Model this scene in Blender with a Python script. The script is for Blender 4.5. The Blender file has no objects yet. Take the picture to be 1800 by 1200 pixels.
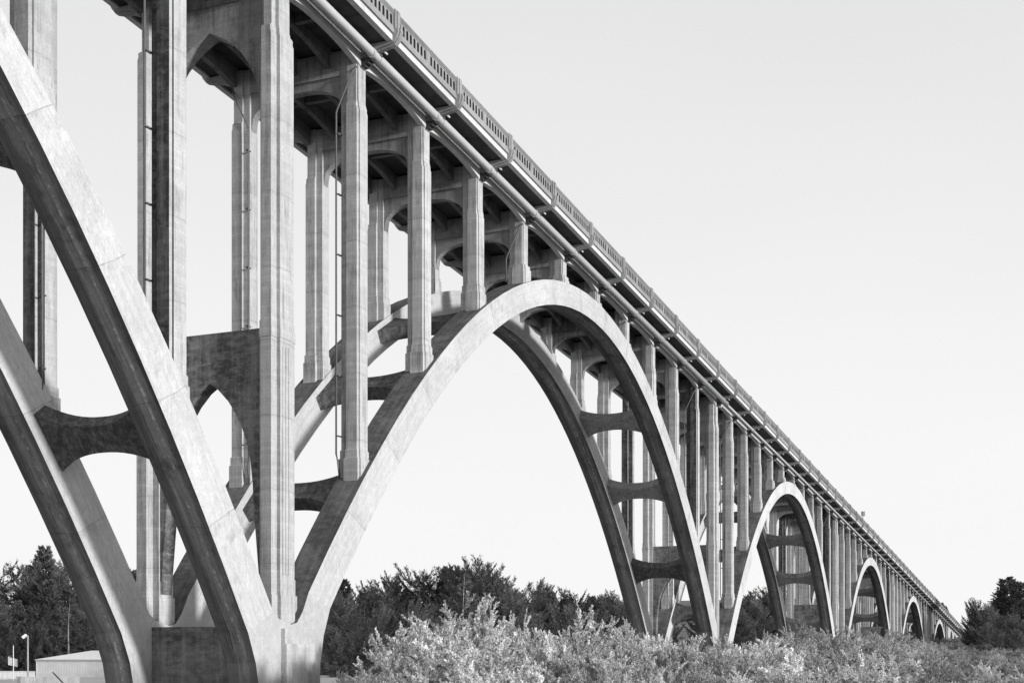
import bpy, math, random
from mathutils import Vector, Matrix, noise
R = math.radians
sc = bpy.context.scene
COL = sc.collection

# ------------------------------------------------------------------ camera, sky, sun, exposure
YAW = 23.078
cam_d = bpy.data.cameras.new("camera"); cam = bpy.data.objects.new("camera", cam_d); COL.objects.link(cam)
cam.location = (0, 0, 0); cam.rotation_euler = (R(90), 0, R(YAW))
cam_d.sensor_width = 36; cam_d.lens = 36*2300/1800; cam_d.shift_y = 548/1800
cam_d.clip_start = .1; cam_d.clip_end = 6000
sc.camera = cam

SUNVEC = Vector((-7, 1.35, -1.05)).normalized()          # direction the light travels
az = math.degrees(math.atan2(-SUNVEC.x, -SUNVEC.y)); el = math.degrees(math.asin(-SUNVEC.z))
w = bpy.data.worlds.new("World"); sc.world = w; w.use_nodes = True
nt = w.node_tree; nt.nodes.clear()
sky = nt.nodes.new("ShaderNodeTexSky"); sky.sky_type = 'NISHITA'; sky.sun_disc = False
sky.sun_elevation = R(el); sky.sun_rotation = R(az)
sky.air_density = 1.0; sky.dust_density = 6.0; sky.ozone_density = 1.0
bw = nt.nodes.new("ShaderNodeRGBToBW")
# thin even cloud veil: lifts the sky to a smooth white towards the horizon
geo = nt.nodes.new("ShaderNodeTexCoord"); sep = nt.nodes.new("ShaderNodeSeparateXYZ")
mr = nt.nodes.new("ShaderNodeMapRange"); mr.inputs[1].default_value = 0.0; mr.inputs[2].default_value = 0.62
mr.inputs[3].default_value = 7.6; mr.inputs[4].default_value = 5.5
nz = nt.nodes.new("ShaderNodeTexNoise"); nz.inputs['Scale'].default_value = 1.6; nz.inputs['Detail'].default_value = 3
mp = nt.nodes.new("ShaderNodeMapping"); mp.inputs['Scale'].default_value = (1, 1, 3)
nm = nt.nodes.new("ShaderNodeMapRange"); nm.inputs[3].default_value = .95; nm.inputs[4].default_value = 1.05
mul = nt.nodes.new("ShaderNodeMath"); mul.operation = 'MULTIPLY'
mix = nt.nodes.new("ShaderNodeMix"); mix.data_type = 'FLOAT'; mix.inputs[0].default_value = .85
bg = nt.nodes.new("ShaderNodeBackground"); bg.inputs[1].default_value = .147
wo = nt.nodes.new("ShaderNodeOutputWorld")
L = nt.links.new
L(sky.outputs[0], bw.inputs[0]); L(geo.outputs['Generated'], sep.inputs[0]); L(sep.outputs[2], mr.inputs[0])
L(geo.outputs['Generated'], mp.inputs[0]); L(mp.outputs[0], nz.inputs['Vector']); L(nz.outputs[0], nm.inputs[0])
L(mr.outputs[0], mul.inputs[0]); L(nm.outputs[0], mul.inputs[1])
L(bw.outputs[0], mix.inputs[2]); L(mul.outputs[0], mix.inputs[3]); L(mix.outputs[0], bg.inputs[0]); L(bg.outputs[0], wo.inputs[0])

sd = bpy.data.lights.new("sun", 'SUN'); sd.energy = 3.7; sd.angle = R(5); sd.color = (1, 1, 1)
so = bpy.data.objects.new("sun", sd); COL.objects.link(so)
so.rotation_euler = SUNVEC.to_track_quat('-Z', 'Y').to_euler()
sc.view_settings.view_transform = 'Standard'; sc.view_settings.look = 'None'
sc.view_settings.exposure = 0.0; sc.view_settings.gamma = 1

# ------------------------------------------------------------------ node material helpers (all tones neutral: black-and-white scene)
def newmat(name):
    m = bpy.data.materials.new(name); m.use_nodes = True; n = m.node_tree; n.nodes.clear()
    return m, n
class G:
    def __init__(s, n): s.n = n
    def nd(s, t, **k):
        x = s.n.nodes.new(t)
        for a, b in k.items(): setattr(x, a, b)
        return x
    def lk(s, a, b): s.n.links.new(a, b)
    def m(s, op, a, b=None, c=None):
        x = s.nd('ShaderNodeMath', operation=op)
        for i, v in enumerate((a, b, c)):
            if v is None: continue
            if hasattr(v, 'links'): s.lk(v, x.inputs[i])
            else: x.inputs[i].default_value = v
        return x.outputs[0]
    def noise(s, co, scale, detail=4, rough=.55, vs=(1, 1, 1)):
        mpp = s.nd('ShaderNodeMapping'); mpp.inputs['Scale'].default_value = vs; s.lk(co, mpp.inputs[0])
        x = s.nd('ShaderNodeTexNoise'); x.inputs['Scale'].default_value = scale; x.inputs['Detail'].default_value = detail
        x.inputs['Roughness'].default_value = rough; s.lk(mpp.outputs[0], x.inputs['Vector']); return x.outputs[0]
    def mr(s, v, a, b, c, d, clamp=True):
        x = s.nd('ShaderNodeMapRange'); x.clamp = clamp; s.lk(v, x.inputs[0])
        for i, q in enumerate((a, b, c, d)): x.inputs[i+1].default_value = q
        return x.outputs[0]
    def mixf(s, f, a, b):
        x = s.nd('ShaderNodeMix', data_type='FLOAT')
        for i, v in ((0, f), (2, a), (3, b)):
            if hasattr(v, 'links'): s.lk(v, x.inputs[i])
            else: x.inputs[i].default_value = v
        return x.outputs[0]
def finish(g, val, rough=.85, bump=None, bstr=.3, bdist=.02, spec=.3):
    p = g.nd('ShaderNodeBsdfPrincipled'); o = g.nd('ShaderNodeOutputMaterial')
    if hasattr(val, 'links'): g.lk(val, p.inputs['Base Color'])
    else: p.inputs['Base Color'].default_value = (val, val, val, 1)
    if hasattr(rough, 'links'): g.lk(rough, p.inputs['Roughness'])
    else: p.inputs['Roughness'].default_value = rough
    p.inputs['Specular IOR Level'].default_value = spec
    if bump is not None:
        b = g.nd('ShaderNodeBump'); b.inputs['Strength'].default_value = bstr; b.inputs['Distance'].default_value = bdist
        g.lk(bump, b.inputs['Height']); g.lk(b.outputs[0], p.inputs['Normal'])
    g.lk(p.outputs[0], o.inputs[0]); return p

def concrete(name, base, dark, stain=.25, boards=.5, streak=.5, band=None, mottle=0., joints=True, along=0., arcj=False, crust=False):
    """weathered board-formed concrete. base/dark albedo, stain = share of dark weathering,
    band=(x_centre, half_width): long wavy edge stains that run along a rib."""
    m, n = newmat(name); g = G(n)
    co = g.nd('ShaderNodeTexCoord').outputs['Object']
    sp = g.nd('ShaderNodeSeparateXYZ'); g.lk(co, sp.inputs[0]); X, Y, Z = sp.outputs
    big = g.noise(co, .28, 5, .6)
    med = g.noise(co, 3.0, 8, .74)
    fine = g.noise(co, 11, 5, .8)
    strk = g.noise(co, 3.4, 7, .76, (1, 1, .05)); strk2 = g.noise(co, 7.5, 5, .7, (1, 1, .035))
    # board courses
    zb = g.m('ADD', Z, g.m('MULTIPLY', g.noise(co, .9, 2), .03))
    fz = g.m('FRACT', g.m('DIVIDE', zb, .17))
    line = g.m('MULTIPLY', g.mr(fz, .0, .16, 1, 0), g.mr(med, .38, .62, 0, 1))
    cell = g.m('FLOOR', g.m('DIVIDE', zb, .17))
    wn = g.nd('ShaderNodeTexWhiteNoise', noise_dimensions='1D'); g.lk(cell, wn.inputs['W'])
    v = g.mixf(g.mr(med, .3, .7, 0, 1), base*.86, base*1.10)
    v = g.m('MULTIPLY', v, g.mr(big, .3, .7, .86, 1.09))
    v = g.m('MULTIPLY', v, g.mr(fine, .3, .7, .86, 1.12))
    v = g.m('MULTIPLY', v, g.m('SUBTRACT', 1.0, g.m('MULTIPLY', line, .30*boards)))
    v = g.m('MULTIPLY', v, g.mr(wn.outputs[0], 0, 1, 1-.11*boards, 1+.07*boards))
    v = g.m('MULTIPLY', v, g.mr(strk2, .32, .68, 1-.22*streak, 1+.14*streak))
    v = g.m('MULTIPLY', v, g.mr(g.nd('ShaderNodeObjectInfo').outputs['Random'], 0, 1, .90, 1.08))
    if arcj:                                         # pour joints square to the rib, from the 'arc' attribute
        at = g.nd('ShaderNodeAttribute', attribute_name='arc').outputs['Fac']
        fj = g.m('FRACT', g.m('DIVIDE', g.m('ADD', at, g.m('MULTIPLY', g.noise(co, .7, 3), .25)), 5.7))
        jl = g.m('MULTIPLY', g.mr(fj, 0, .010, 1, 0), g.mr(med, .36, .52, 0, 1))
        jl = g.m('MULTIPLY', jl, g.m('GREATER_THAN', at, .5))
        v = g.m('MULTIPLY', v, g.m('SUBTRACT', 1.0, g.m('MULTIPLY', jl, .5)))
        la = g.nd('ShaderNodeAttribute', attribute_name='lat').outputs['Fac']
        cv = g.nd('ShaderNodeCombineXYZ'); g.lk(g.m('MULTIPLY', at, .22), cv.inputs[0]); g.lk(g.m('MULTIPLY', la, 5.), cv.inputs[1]); g.lk(g.m('MULTIPLY', X, 3.), cv.inputs[2])
        gr = g.noise(cv.outputs[0], 1.6, 7, .72); gr2 = g.noise(cv.outputs[0], 5.5, 4, .7)
        v = g.m('MULTIPLY', v, g.m('MULTIPLY', g.mr(gr, .3, .7, .84, 1.12), g.mr(gr2, .3, .7, .93, 1.06)))
        dk = g.m('MULTIPLY', g.mr(gr, .58, .72, 0, 1), g.mr(big, .48, .62, 0, .45))
        v = g.m('MULTIPLY', v, g.m('SUBTRACT', 1.0, dk))
        blot = g.m('MULTIPLY', g.mr(fj, 0, .16, 1, 0), g.mr(g.noise(co, 1.2, 6, .75), .45, .7, 0, 1))
        v = g.m('MULTIPLY', v, g.m('SUBTRACT', 1.0, g.m('MULTIPLY', g.m('MULTIPLY', blot, g.m('GREATER_THAN', at, .5)), .4)))
    if joints:                                       # pour joints about every 3.4 m
        fj = g.m('FRACT', g.m('DIVIDE', g.m('ADD', Z, g.m('MULTIPLY', g.noise(co, .5, 2), .18)), 3.4))
        jl = g.m('MULTIPLY', g.mr(fj, 0, .012, 1, 0), g.mr(med, .35, .5, 0, 1))
        v = g.m('MULTIPLY', v, g.m('SUBTRACT', 1.0, g.m('MULTIPLY', jl, .55)))
    st = g.m('ADD', g.m('MULTIPLY', strk, streak), g.m('MULTIPLY', g.noise(co, .55, 6, .7), 1-streak))
    mask = g.mr(st, .60-.42*stain, .78-.42*stain, 0, 1)
    if mottle > 0:
        mo = g.noise(co, 3.2, 8, .78, (.55, .55, 1.3))
        mask = g.m('MULTIPLY', mask, g.mr(mo, .46, .60, 1, 1-mottle))
    v = g.mixf(mask, v, g.m('MULTIPLY', dark, g.mr(fine, .2, .8, .7, 1.35)))
    if band:
        d = g.m('ABSOLUTE', g.m('SUBTRACT', X, band[0]))
        wob = g.m('MULTIPLY', g.m('SUBTRACT', g.noise(co, .16, 7, .72), .5), 1.5)
        wob2 = g.m('MULTIPLY', g.m('SUBTRACT', g.noise(co, 1.1, 7, .75), .5), .30)
        off = g.m('SUBTRACT', X, band[0]+.14)
        e = g.m('ADD', g.m('ADD', g.m('ABSOLUTE', g.m('ADD', off, g.m('MULTIPLY', wob, .35))), g.m('MULTIPLY', wob, .25)), wob2)
        bmask = g.mr(e, band[1]*.40, band[1]*.62, 0, 1)
        rim = g.m('MULTIPLY', g.mr(e, band[1]*.36, band[1]*.44, 0, 1), g.mr(e, band[1]*.44, band[1]*.50, 1, 0))
        rim = g.m('MULTIPLY', rim, g.mr(g.noise(co, .5, 5, .7), .42, .6, 0, 1))
        v = g.mixf(g.m('MULTIPLY', bmask, .62), v, dark)
        v = g.m('MULTIPLY', v, g.m('SUBTRACT', 1.0, g.m('MULTIPLY', rim, .6)))
        cl = g.m('ABSOLUTE', g.m('ADD', g.m('ADD', off, -.1), g.m('ADD', g.m('MULTIPLY', wob, .35), wob2)))
        crm = g.m('MULTIPLY', g.mr(cl, .03, .09, 1, 0), g.mr(g.noise(co, 2.2, 6, .8), .50, .56, 0, 1))
        v = g.mixf(g.m('MULTIPLY', crm, .8), v, .42)
    if along > 0:                                    # streaks that run along the rib
        ax = g.noise(co, 1.0, 6, .7, (9, .35, .35)); ay = g.noise(co, 1.0, 5, .7, (3, .12, .12))
        v = g.m('MULTIPLY', v, g.m('MULTIPLY', g.mr(ax, .3, .7, 1-along*.5, 1+along*.5), g.mr(ay, .32, .68, 1-along, 1+along)))
    damp = g.m('MULTIPLY', g.mr(g.m('ADD', Z, g.m('MULTIPLY', g.noise(co, .9, 6, .75, (1, 1, .4)), 4.0)), 3.2, 4.6, 1, 0), .5)
    v = g.mixf(damp, v, .13)
    pk = g.m('MULTIPLY', g.mr(g.noise(co, 9, 2, .5), .66, .72, 0, 1), g.mr(med, .5, .65, 0, .5))
    v = g.m('MULTIPLY', v, g.m('SUBTRACT', 1.0, pk))
    h = g.m('ADD', g.m('MULTIPLY', fine, .8), g.m('ADD', g.m('MULTIPLY', med, .8), g.m('MULTIPLY', line, -.5*boards)))
    finish(g, v, .9, h, .45, .02, .2)
    return m
ORG = Vector((-37.3, 51.57, -2.6))       # the bridge's base point
NEARX = -(31.55+2.3)-ORG.x; FARX = -(31.55+9.2)-ORG.x
M = {}
M['light'] = concrete('weathered_concrete', .52, .15, .20, .6, .62)
M['rib'] = concrete('rib_concrete', .54, .24, .10, .12, .30, joints=False, arcj=True)
M['ribtop'] = concrete('lichen_dark_concrete', .20, .075, .60, .1, .2, mottle=.45, along=.35, joints=False)
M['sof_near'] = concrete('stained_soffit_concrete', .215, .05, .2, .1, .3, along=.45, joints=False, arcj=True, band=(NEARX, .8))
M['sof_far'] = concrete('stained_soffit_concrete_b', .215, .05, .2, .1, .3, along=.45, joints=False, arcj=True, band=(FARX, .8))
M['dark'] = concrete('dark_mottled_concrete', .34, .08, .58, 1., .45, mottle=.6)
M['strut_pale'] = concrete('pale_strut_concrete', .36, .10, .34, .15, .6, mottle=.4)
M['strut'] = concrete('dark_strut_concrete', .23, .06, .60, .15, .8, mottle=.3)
M['col_front'] = concrete('column_concrete', .47, .12, .24, 1.0, .66)
M['col_stain'] = concrete('stained_column_concrete', .20, .04, .60, .9, .65, mottle=.5)
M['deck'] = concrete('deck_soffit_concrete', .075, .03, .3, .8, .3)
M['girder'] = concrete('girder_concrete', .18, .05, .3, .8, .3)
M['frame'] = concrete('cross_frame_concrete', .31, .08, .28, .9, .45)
M['rail'] = concrete('railing_concrete', .32, .16, .16, .1, .4, joints=False)
M['opening_shade'] = concrete('opening_shade_concrete', .10, .04, .4, .1, .4, joints=False)  # shade painted into the jambs and arched heads of the railing openings
M['fascia'] = concrete('fascia_concrete', .66, .3, .06, .05, .6, joints=False)
def plain(name, v, rough=.5, var=.12, scale=2.0, spec=.4, metal=0):
    m, n = newmat(name); g = G(n); co = g.nd('ShaderNodeTexCoord').outputs['Object']
    a = g.noise(co, scale, 6, .7)
    p = finish(g, g.mr(a, .3, .7, v*(1-var), v*(1+var)), rough, g.noise(co, scale*6, 3), .15, .01, spec)
    p.inputs['Metallic'].default_value = metal
    return m
M['pipe'] = plain('pale_pipe_paint', .54, .42, .07, .8)
M['steel'] = plain('galvanised_steel', .38, .5, .15, 3)
M['drain'] = plain('weathered_drainpipe', .12, .6, .25, 3)
M['iron'] = plain('dark_rusted_iron', .035, .7, .4, 6)
M['white'] = plain('white_paint', .78, .5, .05, 1)

# ------------------------------------------------------------------ mesh builder, bridge coordinates: u along, w across (away from camera), z up
D0 = 31.55
class MB:
    def __init__(s): s.v = []; s.f = []; s.mi = []; s.arc = None
    def add(s, vs, fs, mi=0):
        o = len(s.v); s.v += vs; s.f += [tuple(i+o for i in f) for f in fs]; s.mi += [mi]*len(fs) if isinstance(mi, int) else mi
    def box(s, u0, u1, w0, w1, z0, z1, mi=0, slope=0, uref=None):
        """slope: z follows the deck grade along u"""
        if uref is None: uref = (u0+u1)/2
        a = (u0-uref)*slope; b = (u1-uref)*slope
        vs = [(u0, w0, z0+a), (u1, w0, z0+b), (u1, w1, z0+b), (u0, w1, z0+a), (u0, w0, z1+a), (u1, w0, z1+b), (u1, w1, z1+b), (u0, w1, z1+a)]
        s.add(vs, [(0, 1, 2, 3), (7, 6, 5, 4), (0, 4, 5, 1), (1, 5, 6, 2), (2, 6, 7, 3), (3, 7, 4, 0)], mi)
    def strip(s, top, bot, w0, w1, mt=0, ms=0, mb=0, caps=True, axis='w'):
        """solid between two polylines given in (a,z); extruded from w0 to w1. axis 'w': a=u ; axis 'u': a=w and extruded in u"""
        n = len(top); vs = []
        for (a, z) in top: vs += [(a, w0, z), (a, w1, z)]
        for (a, z) in bot: vs += [(a, w0, z), (a, w1, z)]
        if axis == 'u': vs = [(y, x, z) for x, y, z in vs]
        fs = []; mi = []
        for i in range(n-1):
            t0, t1 = 2*i, 2*i+2; b0, b1 = 2*n+2*i, 2*n+2*i+2
            fs += [(t0, t1, t1+1, t0+1), (b0, b0+1, b1+1, b1), (t0, b0, b1, t1), (t0+1, t1+1, b1+1, b0+1)]
            mi += [mt, mb, ms, ms]
        if caps:
            e = 2*(n-1); fs += [(0, 1, 2*n+1, 2*n), (e, 2*n+e, 2*n+e+1, e+1)]; mi += [ms, ms]
        s.add(vs, fs, mi)
    def loft(s, rings, mi=0, cap=True):
        n = len(rings[0]); vs = [p for r in rings for p in r]; fs = []
        for k in range(len(rings)-1):
            for i in range(n): j = (i+1) % n; fs.append((k*n+i, k*n+j, (k+1)*n+j, (k+1)*n+i))
        if isinstance(mi, list): mm = [mi[i] for k in range(len(rings)-1) for i in range(n)]
        else: mm = [mi]*len(fs)
        if cap: fs += [tuple(range(n-1, -1, -1)), tuple(range((len(rings)-1)*n, len(rings)*n))]; mm += [0, 0]
        s.add(vs, fs, mm)
    def tube(s, pts, r, n=10, mi=0, cap=True):
        P = [Vector(p) for p in pts]; rings = []
        for i, p in enumerate(P):
            d = (P[min(i+1, len(P)-1)]-P[max(i-1, 0)]).normalized()
            a = d.cross(Vector((0, 0, 1)))
            if a.length < .05: a = d.cross(Vector((0, 1, 0)))
            a.normalize(); b = d.cross(a)
            rr = r if not isinstance(r, (list, tuple)) else r[i]
            rings.append([tuple(p+a*rr*math.cos(2*math.pi*k/n)+b*rr*math.sin(2*math.pi*k/n)) for k in range(n)])
        s.loft(rings, mi, cap)
    def build(s, name, mats, parent=None, bridge=True, org=None, smooth=False):
        me = bpy.data.meshes.new(name)
        o_ = ORG if org is None else Vector(org)
        vs = [(-(D0+w_)-o_.x, u-o_.y, z-o_.z) for u, w_, z in s.v] if bridge else [(x-o_.x, y-o_.y, z-o_.z) for x, y, z in s.v]
        me.from_pydata(vs, [], s.f)
        for m_ in (mats if isinstance(mats, list) else [mats]): me.materials.append(m_)
        me.polygons.foreach_set('material_index', s.mi)
        import bmesh
        bm = bmesh.new(); bm.from_mesh(me); bmesh.ops.recalc_face_normals(bm, faces=bm.faces); bm.to_mesh(me); bm.free()
        if smooth: me.polygons.foreach_set('use_smooth', [True]*len(me.polygons))
        if s.arc:
            at = me.attributes.new('arc', 'FLOAT', 'POINT'); at.data.foreach_set('value', s.arc)
            at = me.attributes.new('lat', 'FLOAT', 'POINT'); at.data.foreach_set('value', s.lat)
        ob = bpy.data.objects.new(name, me); COL.objects.link(ob)
        if parent is not None: ob.parent = parent
        else: ob.location = o_
        return ob
def tag(o, label=None, cat=None, group=None, kind=None):
    if label: o['label'] = label
    if cat: o['category'] = cat
    if group: o['group'] = group
    if kind: o['kind'] = kind
    return o
def empty(name, loc, label, cat, group=None):
    o = bpy.data.objects.new(name, None); o.empty_display_size = .5; COL.objects.link(o); o.location = loc
    return tag(o, label, cat, group)
def copy_tree(o, parent=None):
    c = o.copy(); COL.objects.link(c); c.parent = parent
    for ch in list(o.children): copy_tree(ch, c)
    return c
def cam_pt(px, dist, z=0.):
    """a point at horizontal depth dist seen at photo column px"""
    xc = (px-900)/2300*dist; th = R(YAW)
    return Vector((-(dist*math.sin(th)-xc*math.cos(th)), dist*math.cos(th)+xc*math.sin(th), z))

# ------------------------------------------------------------------ layout of the bridge
def Z0(u): return 36.35-.0628*u          # top of the railing posts
SL = -.0628
P = [-34.09, 51.57, 132.34, 208.51, 280.34, 348.1, 412.0]     # pier lines
NB = 11
CROWN = [(33.15, .0183, 32.40, .0203), (26.77, .0158, 25.10, .0168), (22.08, .0170, 20.55, .0181),
         (17.40, .0180, 16.0, .0192), (13.25, .0182, 12.0, .0196), (9.45, .0180, 8.35, .0196)]
STRUTZ = [19.0, 15.05, 11.2, 7.72, 5.6, 4.0, 2.0]
def zex(a, u): c = (P[a]+P[a+1])/2; return CROWN[a][0]-CROWN[a][1]*(u-c)**2
def zin(a, u): c = (P[a]+P[a+1])/2; return CROWN[a][2]-CROWN[a][3]*(u-c)**2
def gz(X, Y):
    """ground height"""
    t = max(0., (Y-120)/330)
    z = -2.7+8.2*min(t, 1.08)**1.8
    l = max(0., min(1., (-X-60)/110)); l = l*l*(3-2*l)
    z = z*(1-l)+l*(-3.9+ (9.*max(0., (Y-260)/300)**1.5))
    z += .25*noise.noise(Vector((X*.06, Y*.06, 3.)))
    return z
def gzu(u, w_): return gz(-(D0+w_), u)
bridge = empty('arch_bridge', ORG, 'pale weathered concrete deck arch bridge marching away to the right into the trees', 'bridge')

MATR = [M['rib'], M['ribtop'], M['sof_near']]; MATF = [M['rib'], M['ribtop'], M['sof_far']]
RW = [(1.5, 3.1), (8.4, 10.0)]
END_E, END_I = 1.5, 3.45
for a in range(6):
    for k, (w0, w1) in enumerate(RW):
        N = 44; top = []; bot = []
        for i in range(N+1):
            t = i/N
            ue = P[a]+END_E+(P[a+1]-P[a]-2*END_E)*t; ui = P[a]+END_I+(P[a+1]-P[a]-2*END_I)*t
            top.append((ue, zex(a, ue))); bot.append((ui, zin(a, ui)))
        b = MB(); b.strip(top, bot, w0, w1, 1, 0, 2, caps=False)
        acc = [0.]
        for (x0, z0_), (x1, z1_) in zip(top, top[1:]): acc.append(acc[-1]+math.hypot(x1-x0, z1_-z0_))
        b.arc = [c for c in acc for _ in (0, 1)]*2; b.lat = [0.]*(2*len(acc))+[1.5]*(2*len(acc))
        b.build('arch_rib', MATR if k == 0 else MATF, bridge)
# pier bases joining the ribs
for i in range(1, 7):
    u0 = P[i]; zg = gzu(u0, 5)-3
    for k, (w0, w1) in enumerate(RW):
        zl, zil = zex(i-1, u0-END_E), zin(i-1, u0-END_I)
        if i < 6: zr, zir = zex(i, u0+END_E), zin(i, u0+END_I)
        else: zr, zir = zl, zil
        val = min(zl, zr)-.55
        L_ = [(-END_E, zl), (-1.0, val+(zl-val)*.42), (-.5, val+.1), (0, val), (.5, val+.1), (1.0, val+(zr-val)*.42), (END_E, zr)]
        Bt = [(-END_I, zil), (-2.85, zil-1.35), (-2.55, zil-2.6), (0, 0), (2.55, zir-2.6), (2.85, zir-1.35), (END_I, zir)]
        b = MB()
        # polygon split in convex-ish strips: outer foot line against centre line
        out = [(-END_E, zl), (-END_I, zil), (-2.85, zil-1.35), (-2.55, zil-2.7), (-2.5, min(zg, zil-5))]
        outr = [(END_E, zr), (END_I, zir), (2.85, zir-1.35), (2.55, zir-2.7), (2.5, min(zg, zil-5))]
        poly = [(u0+p[0], p[1]) for p in L_]+[(u0+p[0], p[1]) for p in outr[1:]]+[(u0+p[0], p[1]) for p in reversed(out[1:])]
        n = len(poly)
        vs = [(p[0], w0, p[1]) for p in poly]+[(p[0], w1, p[1]) for p in poly]
        fs = [tuple(range(n)), tuple(range(2*n-1, n-1, -1))]; mi = [0, 0]
        for q in range(n):
            q2 = (q+1) % n
            if q in (6,) or q == n-1: continue
            fs.append((q, q+n, q2+n, q2)); mi.append(1 if q < 6 else 2)
        b.add(vs, fs, mi)
        b.build('pier_base', MATR if k == 0 else MATF, bridge)
    zt = (1.25 if i == 1 else min(zex(i-1, u0-END_E), zex(min(i, 5), u0+END_E))-.3)
    b = MB(); b.box(u0-1.3, u0+1.3, 3.1, 8.4, min(zg, zt-5), zt)
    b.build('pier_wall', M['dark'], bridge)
    # buttress block on the outer face of each base, with a short fillet above it
    for s_, (wa, wb) in enumerate(((1.2, 1.5), (10.0, 10.3))):
        b = MB(); b.box(u0-.85, u0+1.6, wa, wb, min(zg, zt-5), .45 if i == 1 else zt-.8)
        b.box(u0-.84, u0-.66, wa+.1 if s_ == 0 else wa, wb if s_ == 0 else wb-.1, .45 if i == 1 else zt-.8, 1.15 if i == 1 else zt-.1)
        b.build('buttress', M['light'], bridge)

# ------------------------------------------------------------------ columns
def section(uc, far, wo_, wi_, p0, p1, hb, hp, z, grow=0.):
    g = grow
    pts = [(wo_-g, -hb-g), (wo_-g, hb+g), (p0-g, hb+g), (p0-g, hp+g), (p1+g, hp+g), (p1+g, hb+g), (wi_+g, hb+g),
           (wi_+g, -hb-g), (p1+g, -hb-g), (p1+g, -hp-g), (p0-g, -hp-g), (p0-g, -hb-g)]
    return [(uc+u, (11.5-w_) if far else w_, z) for w_, u in pts]
# material per side of the section: 0 pale, 1 column front
SM = [0, 0, 0, 1, 0, 0, 1, 0, 1, 0, 1, 0]
SM = [0, 1, 0, 1, 0, 1, 0, 1, 0, 1, 0, 1]
def column(uc, far, zb, a, drain, pier=False, j=0):
    z0 = Z0(uc); ztop = z0-1.62
    b = MB(); col = lambda z, g, ins=0., hp=None: section(uc, far, *( (1.8+ins, 2.86-ins*.6, 1.98+ins, 2.5, .48-ins*.5, (.95 if hp is None else hp)) if pier else
        (1.85+ins, 2.95, 1.93+ins, 2.55, .37, (.56 if hp is None else hp))), z, g)
    zs = z0-4.5; R_ = []
    if pier:
        zc = zb; zm = STRUTZ[a]
        R_ += [col(zc-2., .12), col(zc+1.35, .12), col(zc+1.35, .06), col(zc+2.1, .06), col(zc+2.1, .03)]
        if zm < zs-2: R_ += [col(zm-.55, .03), col(zm-.55, .06), col(zm-.1, .06), col(zm-.1, .03), col(zm+.35, .03), col(zm+.35, 0)]
        R_ += [col(zs-.25, 0), col(zs-.12, 0, .05), col(zs+.1, 0, .05), col(zs+.25, 0, .1, .75), col(ztop, 0, .1, .75)]
    else:
        h = zs-zb
        if h > 2.2: R_ += [col(zb-.1, .10), col(zb+1.2, .10), col(zb+1.24, .05), col(zb+1.62, .05), col(zb+1.7, 0), col(zs-.3, 0), col(zs-.2, 0, .045), col(zs, 0, .045), col(zs+.15, 0, .09, .46), col(ztop, 0, .09, .46)]
        else:
            hh = max(.35, (z0-2.9-zb)*.28)
            R_ += [col(zb-.1, .10), col(zb+hh, .10), col(zb+hh+.06, .05), col(zb+hh+.25, .05), col(zb+hh+.3, 0, .09, .46), col(ztop, 0, .09, .46)]
    b.loft(R_, SM)
    if pier and not far:                   # two raised ribs between flutes on the outer face
        for du in (-.25, 0, .25):
            b.box(uc+du-.07, uc+du+.07, 1.8-.03-.035, 1.80, zb+2.3, min(STRUTZ[a]-.9, zs-1), 0)
    o = b.build('pier_column' if pier else 'spandrel_column', [M['light'], M['col_stain'] if (drain and j == 10) else M['col_front']], bridge)
    if drain and zs-zb > 0.5:
        d = MB(); m_ = (lambda w_: 11.5-w_) if far else (lambda w_: w_)
        fu = uc-.66
        zq = zb+1.45 if zs-zb > 2.2 else zb+.2
        pts = [(uc-.45, m_(1.95), z0-2.65), (fu, m_(2.12), z0-2.95), (fu, m_(3.02), z0-4.75), (fu, m_(3.08), z0-4.95), (fu, m_(3.08), zq)]
        if zs-zb > 2.2: pts += [(fu+.02, m_(3.0), zq-.35), (fu+.2, m_(2.98), zb+.1)]
        d.tube(pts, .05, 8)
        zc_ = z0-6
        while zc_ > zb+2: d.box(fu-.03, fu+.3, *sorted((m_(2.9), m_(3.02))), zc_-.03, zc_+.03); zc_ -= 3.1
        dp = d.build('drainpipe', M['drain'], o, smooth=True)
    return o
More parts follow.
